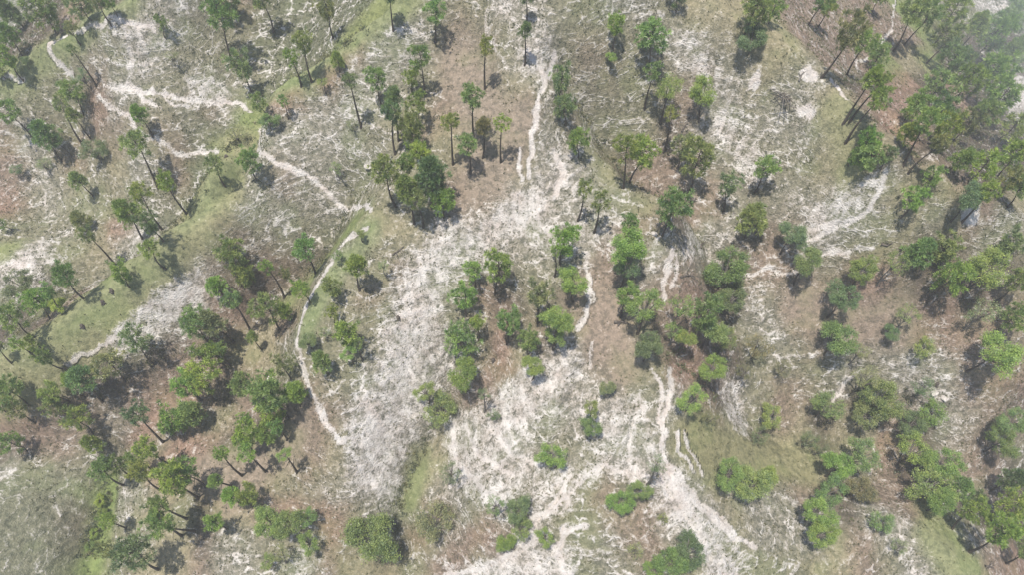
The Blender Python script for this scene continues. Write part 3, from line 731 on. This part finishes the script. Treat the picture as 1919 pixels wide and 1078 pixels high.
MARKS = [(105, 118, 'the hooked trail end'), (60, 25, 'the top left brown clearing'), (250, 70, 'the upper left bald crown'), (390, 165, 'the pink eroded bank'),
         (478, 230, 'the sharp trail bend'), (620, 125, 'the green crest strip'), (690, 315, 'the white gully boulder'), (600, 345, 'the diagonal trail'),
         (1020, 155, 'the forked trail'), (910, 330, 'the brown upper slope'), (1412, 157, 'the round bald spot'), (1467, 180, 'the brush pile'), (1650, 85, 'the short top right trail'),
         (1580, 405, 'the twin curved tracks'), (1800, 180, 'the dense top right wood'), (1905, 190, 'the right edge road'), (45, 495, 'the left edge knoll'), (200, 560, 'the crest stumps'),
         (320, 580, 'the left rocky flank'), (625, 505, 'the broad white trail cut'), (565, 670, 'the winding trail bend'), (645, 832, 'the trail hairpin'),
         (750, 690, 'the broad white flank'), (985, 385, 'the white ridge nose'), (1130, 630, 'the smooth brown slope'), (1290, 690, 'the red soil scar'), (1385, 775, 'the pale bare tongue'),
         (1245, 800, 'the right spur trail'), (1120, 878, 'the arching bottom trail'), (1000, 740, 'the white knob'), (760, 890, 'the grassy gully'), (860, 860, 'the curved bottom trail'),
         (80, 960, 'the rippled dark hillside'), (240, 930, 'the straw-coloured patch'), (630, 1000, 'the orange litter patch'), (1350, 845, 'the green hollow'),
         (1490, 910, 'the bare brown patch'), (1790, 1050, 'the bottom right crest'), (1758, 743, 'the pale boulders'), (1663, 460, 'the fallen log'), (1300, 522, 'the curved dead branch'),
         (1000, 1060, 'the bottom white wash'), (1800, 600, 'the red-brown hollow'), (100, 780, 'the shaded left valley'), (400, 830, 'the left red soil')]
SECT = ['right of', 'upper right of', 'above', 'upper left of', 'left of', 'lower left of', 'below', 'lower right of']
ORD = ['nearest', 'second', 'third', 'fourth', 'fifth', 'sixth', 'seventh', 'eighth', 'ninth', 'tenth']

def solve_plant(cx, cy, r, base, hc):
    d = ray(cx, cy)
    if base is not None:
        B, _ = march(base[0], base[1], hill)
        # the height at which the line of sight to the crown passes nearest above the base
        den_ = d[0] ** 2 + d[1] ** 2
        t = (B[0] * d[0] + B[1] * d[1]) / den_
        C = np.array([d[0] * t, d[1] * t, CAM_Z + d[2] * t])
        hgt = C[2] - B[2]
        if not (2.0 < hgt < 24):
            hgt = min(max(hgt, 2.5), 22)
            C, t = march(cx, cy, hill, hgt); B = np.array([C[0], C[1], C[2] - hgt])
        off = C[:2] - B[:2]; n = np.linalg.norm(off); lim = .16 * hgt
        if n > lim: B[:2] = C[:2] - off * lim / n
        B[2] = hill(np.array([B[0]]), np.array([B[1]]))[0]
    else:
        C, t = march(cx, cy, hill, hc)
        B = np.array([C[0], C[1], hill(np.array([C[0]]), np.array([C[1]]))[0]])
    return B, C, t

plants = []
for ln in PLANTS.strip().splitlines():
    for s in ln.split(';'):
        f = s.split()
        cx, cy, r = map(float, f[:3])
        if f[3][0] == 'h': base, hc, kd, tn = None, float(f[3][1:]), f[4], int(f[5])
        else: base, hc, kd, tn = (float(f[3]), float(f[4])), None, f[5], int(f[6])
        plants.append((cx, cy, r, base, hc, kd, tn))

def sector(dx, dy):
    return int(round(math.atan2(-dy, dx) / (math.pi / 4))) % 8
ranks = {}
for mi, (mx0, my0, _) in enumerate(MARKS):
    for fam in ('pine', 'leafy tree', 'shrub'):
        by = {}
        for i, p in enumerate(plants):
            if KIND[p[5]][2] != fam: continue
            dx, dy = p[0] - mx0, p[1] - my0
            by.setdefault(sector(dx, dy), []).append((math.hypot(dx, dy), i))
        for s, lst in by.items():
            lst.sort()
            for k, (dd, i) in enumerate(lst[:10]):
                ranks.setdefault(i, []).append((k + dd / 110, dd, mi, s, k))
def plant_label(i, hgt):
    p = plants[i]; fam = KIND[p[5]][2]
    _, dd, mi, s, k = min(ranks[i])
    size = {'pine': 'tall' if hgt > 15 else 'medium' if hgt > 10 else 'short', 'leafy tree': 'large' if p[2] > 28 else 'mid-sized' if p[2] > 19 else 'small', 'shrub': 'low'}[fam]
    thin = ' thin-crowned' if p[5] in 'qt' else ' sparse' if p[5] == 'u' else ''
    return f"{size}{thin} {TONE_WORD[p[6]]} {fam}, {ORD[k]} one {SECT[s]} {MARKS[mi][2]}"

def trunk_mesh(B, C, r0, topz, bark):
    rel = C - B
    top = np.array([rel[0], rel[1], topz])
    n = 7
    ph = random.uniform(0, 6.28); wv = .12 + .30 * random.random()
    path = []
    for k in range(n):
        s = k / (n - 1)
        path.append(np.array([0, 0, -.5]) * (1 - s) + np.array([rel[0] * s ** 1.25, rel[1] * s ** 1.25, top[2] * s]) + wv * math.sin(math.pi * s) * np.array([math.cos(ph), math.sin(ph), 0]))
    rad = [r0 * (1.35 if k == 0 else 1.0 - .72 * k / (n - 1)) for k in range(n)]
    b = Bag(); b.add(tube(path, rad, 7))
    if topz > 5:
        for q in range(random.randint(3, 6)):              # dead stubs and thin lower limbs
            s = random.uniform(.35, .95) * (n - 1); i = min(int(s), n - 2); p = path[i] + (path[i + 1] - path[i]) * (s - i)
            a = random.uniform(0, 6.28); l = random.uniform(.4, 1.5); d = np.array([math.cos(a), math.sin(a), random.uniform(-.1, .5)]) * l
            b.add(tube([p, p + d * .5, p + d + np.array([0, 0, -.08])], [r0 * .30, r0 * .2, r0 * .08], 4))
    return mesh_np("trunk", b.V, b.F, bark, True)

for i, (cx, cy, r, base, hc, kd, tn) in enumerate(plants):
    B, C, t = solve_plant(cx, cy, r, base, hc)
    R = max(r * t / F_PX, .35) * (1.2 if kd in 'bstu' else 1.02)
    if cx < 150 and kd in 'pqb': R *= .86
    hgt = C[2] - B[2]
    fam = kd
    bank = {'p': 'p', 'q': 'q', 'b': 'b', 't': 't', 's': 'b', 'u': 't'}[kd]
    fol, lim = random.choice(CROWNS[bank])
    ratio = {'p': random.uniform(1.0, 1.3), 'q': random.uniform(1.1, 1.5), 'b': random.uniform(.85, 1.1), 't': random.uniform(.9, 1.1), 's': .85, 'u': .85}[kd]
    RZ = min(R * ratio, max(hgt * .93, .5))
    name, cat, famword, grp = KIND[kd]
    root = link(name, None, loc=B.tolist()); root.empty_display_size = .5
    tag(root, plant_label(i, hgt + RZ), cat, grp)
    rel = C - B
    rot = random.uniform(0, 6.28)
    jit = np.array([random.uniform(.88, 1.16), random.uniform(.95, 1.05), random.uniform(.85, 1.0)])
    tone = np.array(TONES[tn]) * jit * random.uniform(.88, 1.14) * (1.0 if kd in 'pq' else .88)
    crown = link("crown", fol, root, rel.tolist()); crown.scale = (R, R * random.uniform(.9, 1.1), RZ); crown.rotation_euler[2] = rot
    crown.color = (*tone.tolist(), 1)
    limbs = link("branches", lim, root, rel.tolist()); limbs.scale = crown.scale; limbs.rotation_euler[2] = rot
    if kd in 'pq':
        tm = trunk_mesh(B, C, .085 + .0125 * (hgt + RZ), hgt - RZ * .8, M_BARK)
    else:
        tm = trunk_mesh(B, C, .05 + .022 * hgt, max(hgt - RZ * .85, .25), M_GREYBARK if kd in 'tu' else M_BARK)
    link("trunk", tm, root)

# ------------------------------------------------------------------ small things lying about
def gpt(px, py):
    return march(px, py, hill)[0]
def rock_mesh(r, seed):
    rg = np.random.default_rng(seed)
    V = []; F = []
    nu, nv = 9, 6
    for j in range(nv):
        ph = math.pi * (j + .3) / (nv - .4)
        for k in range(nu):
            a = 2 * math.pi * k / nu
            q = rg.uniform(.78, 1.12) * r
            V.append((q * math.sin(ph) * math.cos(a) * 1.2, q * math.sin(ph) * math.sin(a) * .9, q * math.cos(ph) * .62))
    for j in range(nv - 1):
        for k in range(nu):
            F.append((j * nu + k, j * nu + (k + 1) % nu, (j + 1) * nu + (k + 1) % nu, (j + 1) * nu + k))
    V.append((0, 0, r * .62)); c = len(V) - 1
    for k in range(0, nu - 1, 2): F.append((k, k + 1, (k + 2) % nu, c))
    return mesh_np("rock", V, F, M_ROCK, False)
for k, (px, py, r, lab) in enumerate([
        (691, 313, .8, "chalky white boulder on the gully bank above the diagonal trail's lower end"),
        (508, 712, .8, "lone white boulder left of the winding trail"),
        (1226, 438, .45, "white rock on the ridge left of the leaning pine's foot"),
        (1750, 738, .75, "larger of two pale boulders beside the dark thicket at right"),
        (1768, 748, .6, "smaller right-hand one of two pale boulders at right"),
        (1691, 850, .5, "small white rock among the leafy crowns at lower right"),
        (845, 912, .5, "small white rock under the thin tree at the curved bottom trail")]):
    p = gpt(px, py)
    o = link("boulder", rock_mesh(r, 40 + k), loc=(p[0], p[1], p[2] + r * .2)); o.rotation_euler[2] = k * 1.3
    tag(o, lab, "boulder", "pale boulders on the slopes")
for k, (px, py, lab) in enumerate([
        (210, 547, "dark cut stump on the green crest, uppermost of three"), (193, 568, "dark cut stump on the green crest, middle one of three"),
        (155, 613, "dark cut stump on the green crest, lowest of three"), (425, 294, "dark charred stump above the small end of the thin side trail"),
        (925, 676, "lone dark stump on the reddish litter left of the white knob"), (746, 597, "dark stump at the upper rim of the broad white flank"),
        (1755, 722, "small dark stump by the pale boulders at right")]):
    p = gpt(px, py); b = Bag()
    b.add(tube([(0, 0, -.3), (0, 0, .25), (.04, .02, .55)], [.42, .30, .27], 8))
    for a in (0.3, 1.9, 3.4, 5.0):
        b.add(tube([(.2 * math.cos(a), .2 * math.sin(a), .12), (.62 * math.cos(a), .62 * math.sin(a), -.12)], [.13, .05], 5))
    o = link("stump", mesh_np("stump", b.V, b.F, M_DEAD, True), loc=p.tolist()); o.rotation_euler[2] = k
    tag(o, lab, "stump", "dark stumps on the grass")
def fallen(name, pts, r, lab, cat, mtl=M_DEAD, twigs=0):
    P = [gpt(*q) for q in pts]; o0 = P[0]
    P = [p - o0 + np.array([0, 0, r * .8]) for p in P]
    b = Bag(); b.add(tube(P, [r * (1 - .6 * k / (len(P) - 1)) for k in range(len(P))], 7))
    for k in range(twigs):
        s = random.uniform(.25, .95) * (len(P) - 1); i = min(int(s), len(P) - 2); q = P[i] + (P[i + 1] - P[i]) * (s - i)
        e = np.array([random.gauss(0, .9), random.gauss(0, .9), random.uniform(.1, .6)])
        b.add(tube([q, q + e * .5, q + e], [r * .4, r * .25, r * .1], 5))
    o = link(name, mesh_np(name, b.V, b.F, mtl, True), loc=o0.tolist()); tag(o, lab, cat)
fallen("fallen_log", [(1650, 458), (1662, 461), (1672, 456)], .22, "dark fallen log on pale grass above the olive-yellow tree, right side", "log", twigs=3)
fallen("dead_branch", [(1274, 521), (1285, 517), (1296, 516), (1302, 524)], .20, "curved black dead branch lying on red-brown litter right of the spur", "branch", twigs=4)
fallen("dead_branch", [(1313, 466), (1314, 458), (1320, 455)], .18, "small hooked dead branch on the terraced slope above the curved branch", "branch", twigs=2)
fallen("fallen_log", [(1150, 606), (1165, 605), (1182, 610)], .26, "fallen dark trunk at the edge of the smooth brown slope", "log", twigs=5)
fallen("fallen_log", [(1277, 247), (1283, 237), (1292, 220)], .22, "dark fallen trunk sloping below the two bright leafy trees", "log", twigs=5)
fallen("fallen_log", [(1497, 152), (1502, 140), (1506, 135)], .20, "pale bare log beside the bald spot on the right crest", "log", M_GREYBARK, 2)
fallen("dead_branch", [(1845, 1062), (1853, 1063), (1862, 1066)], .18, "tangle of dark dead wood on grey-brown soil at bottom right", "branch", twigs=7)
fallen("fallen_log", [(1718, 252), (1724, 262), (1732, 270)], .2, "dark fallen log in the reddish gully below the top right wood", "log", twigs=4)
fallen("fallen_log", [(735, 478), (748, 470), (757, 462)], .16, "thin dark fallen stem on grass below the left spur crest", "log", twigs=3)
# brush pile: every stick is a part
p0 = gpt(1467, 183)
pile = link("brush_pile", None, loc=p0.tolist()); tag(pile, "heap of cut grey-brown brushwood on the grass of the right hill", "brush pile")
for k in range(26):
    a = random.uniform(0, 3.14); l = random.uniform(.9, 2.1); q = np.array([random.gauss(0, .7), random.gauss(0, 1.0), random.uniform(.15, .9)])
    d = np.array([math.cos(a), math.sin(a), random.uniform(-.25, .35)]) * l
    V, F = tube([q - d, q + np.array([0, 0, .1]), q + d], [.07, .06, .025], 5)
    link("stick", mesh_np("stick", V, F, M_DEAD if k % 3 else M_GREYBARK, True), pile)

# ------------------------------------------------------------------ dry grass tussocks: nobody could count them
def build_tufts(n):
    x = RNG.uniform(-150, 150, n * 3); y = RNG.uniform(8, 185, n * 3)
    keep = (np.abs(x) < 62 + y * .62)
    x, y = x[keep], y[keep]
    b = bil(BC, XC, YC, x, y); te = bil(TC, XC, YC, x, y)
    cl = fbm(x * .28, y * .28, 3, 131) + .7 * fbm(x * .9, y * .9, 2, 137)
    pr = np.clip(.35 + 1.3 * cl, 0, 1) * np.clip(1.3 - b, 0, 1) * np.clip(.15 + te * 1.7, 0, 1)
    k = RNG.uniform(0, 1, len(x)) < pr
    x, y = x[k][:n], y[k][:n]
    z = hill(x, y); m = len(x); nb = 4
    c = np.stack([x, y, z - .03], -1)[:, None]
    d = rand_unit(m * nb).reshape(m, nb, 3); d[..., 2] = np.abs(d[..., 2]) + .5; d /= np.linalg.norm(d, axis=-1, keepdims=True)
    l = RNG.uniform(.16, .46, (m, 1, 1)) * RNG.uniform(.7, 1.2, (m, nb, 1))
    side = np.cross(d, rand_unit(m * nb).reshape(m, nb, 3)); side /= np.linalg.norm(side, axis=-1, keepdims=True) + 1e-9
    w = .09
    V = np.stack([c + side * w, c - side * w, c + d * l], 2).reshape(-1, 3)
    F = np.arange(m * nb * 3).reshape(-1, 3)
    T = np.repeat(np.clip(RNG.normal(.45, .25, m), 0, 1), nb * 3)
    o = link("grass_tussocks", mesh_np("grass_tussocks", V, F, M_TUFT, False, T))
    o.color = (.14, .145, .088, 1)
    tag(o, kind='stuff')
build_tufts(80000)

# ------------------------------------------------------------------ low brushwood in the hollows, plus brush added as gully shade: one uncountable mass
GULLY_SHADE_BRUSH = ["468,250 440,285 405,328 372,372 332,410 290,445", "700,55 640,105 590,135 520,185 490,205", "655,350 640,400 615,450 590,490 560,515", "1085,175 1120,230 1165,300 1200,350 1230,375",  # extra brush, added to darken the gullies where bank shadow falls
    "800,815 775,860 755,900 745,945 735,1000", "1250,650 1280,680 1310,700", "195,905 180,960 165,1010 150,1060", "1690,740 1705,770 1725,810", "1665,235 1690,265 1715,290", "300,445 240,480 190,510"]
def build_undergrowth_and_gully_shade(n):
    x = RNG.uniform(-150, 150, n * 12); y = RNG.uniform(8, 185, n * 12)
    keep = np.abs(x) < 62 + y * .62
    x, y = x[keep], y[keep]
    lum = bil(VEG[j0:j1, i0:i1].mean(-1), XC, YC, x, y)
    cl = fbm(x * .11, y * .11, 3, 151)
    pr = smooth(.150, .115, lum) if False else np.clip((.148 - lum) / .03, 0, 1) * np.clip(.45 + 1.6 * cl, 0, 1)
    k = RNG.uniform(0, 1, len(x)) < pr
    x, y = x[k][:n], y[k][:n]
    for s in GULLY_SHADE_BRUSH:
        P = dens(poly(s), .7); q = P[RNG.integers(0, len(P), len(P) * 2)] + RNG.normal(0, .8, (len(P) * 2, 2))
        x = np.concatenate([x, q[:, 0]]); y = np.concatenate([y, q[:, 1]])
    m = len(x)
    r = RNG.uniform(.25, .8, m)
    c = np.stack([x, y, hill(x, y) + r * .45], -1)
    nl = 30
    p = c[:, None] + RNG.normal(size=(m, nl, 3)) * (r * .5)[:, None, None] * np.array([1, 1, .6])
    u = rand_unit(m * nl).reshape(m, nl, 3); w = np.cross(u, rand_unit(m * nl).reshape(m, nl, 3)); w /= np.linalg.norm(w, axis=-1, keepdims=True)
    sz = RNG.uniform(.08, .2, (m, nl, 1))
    V = np.stack([p + u * sz, p + w * sz * .6, p - u * sz, p - w * sz * .6], 2).reshape(-1, 3)
    F = np.arange(m * nl * 4).reshape(-1, 4)
    o = link("undergrowth_and_gully_shade", mesh_np("undergrowth_and_gully_shade", V, F, M_LEAF, False, np.repeat(np.clip(RNG.normal(.4, .3, m), 0, 1), nl * 4)))
    o.color = (.145, .150, .088, 1); tag(o, kind='stuff')
build_undergrowth_and_gully_shade(2000)

# ------------------------------------------------------------------ the air
def box_mesh(name, lo, hi):
    V = [(x, y, z) for x in (lo[0], hi[0]) for y in (lo[1], hi[1]) for z in (lo[2], hi[2])]
    F = [(0, 1, 3, 2), (4, 6, 7, 5), (0, 4, 5, 1), (2, 3, 7, 6), (0, 2, 6, 4), (1, 5, 7, 3)]
    me = bpy.data.meshes.new(name); me.from_pydata(V, [], F); me.update(); return me
def build_haze(density):
    m, nt, out = mat("hazy_air")
    v = nd(nt, "ShaderNodeVolumePrincipled")
    v.inputs['Color'].default_value = (.95, .97, 1.0, 1)
    v.inputs['Density'].default_value = density
    v.inputs['Anisotropy'].default_value = .2
    L(nt, v.outputs[0], out.inputs['Volume'])
    me = box_mesh("haze", (-1000, -830, float(H.min()) - 1.0), (1000, 1030, CAM_Z + 6)); me.materials.append(m)
    o = link("haze", me); tag(o, kind='stuff')
build_haze(0.00058)
def build_smoke(pts):
    """thin drifting wood smoke over the right-hand valley"""
    m, nt, out = mat("wood_smoke")
    tc = nd(nt, "ShaderNodeTexCoord"); g = nd(nt, "ShaderNodeSeparateXYZ"); L(nt, tc.outputs['Generated'], g.inputs[0])
    def hump(x, w):
        a = M(nt, 'MULTIPLY', M(nt, 'ABSOLUTE', M(nt, 'SUBTRACT', x, .5)), 2.0)
        return sstep(nt, M(nt, 'SUBTRACT', 1.0, a), 0.0, w)
    e = M(nt, 'MULTIPLY', M(nt, 'MULTIPLY', hump(g.outputs[0], .9), hump(g.outputs[1], .4)), hump(g.outputs[2], .8))
    n = noise(nt, tc.outputs['Object'], .045, 2, .5, .6)
    v = nd(nt, "ShaderNodeVolumePrincipled"); v.inputs['Color'].default_value = (.90, .94, 1.0, 1)
    L(nt, M(nt, 'MULTIPLY', M(nt, 'MULTIPLY', e, sstep(nt, n, .25, .80)), .0055), v.inputs['Density'])
    L(nt, v.outputs[0], out.inputs['Volume'])
    lo, hi = pts
    me = box_mesh("smoke", lo, hi); me.materials.append(m)
    o = link("smoke", me); tag(o, kind='stuff')
build_smoke(((78, 20, -24), (170, 195, 26)))
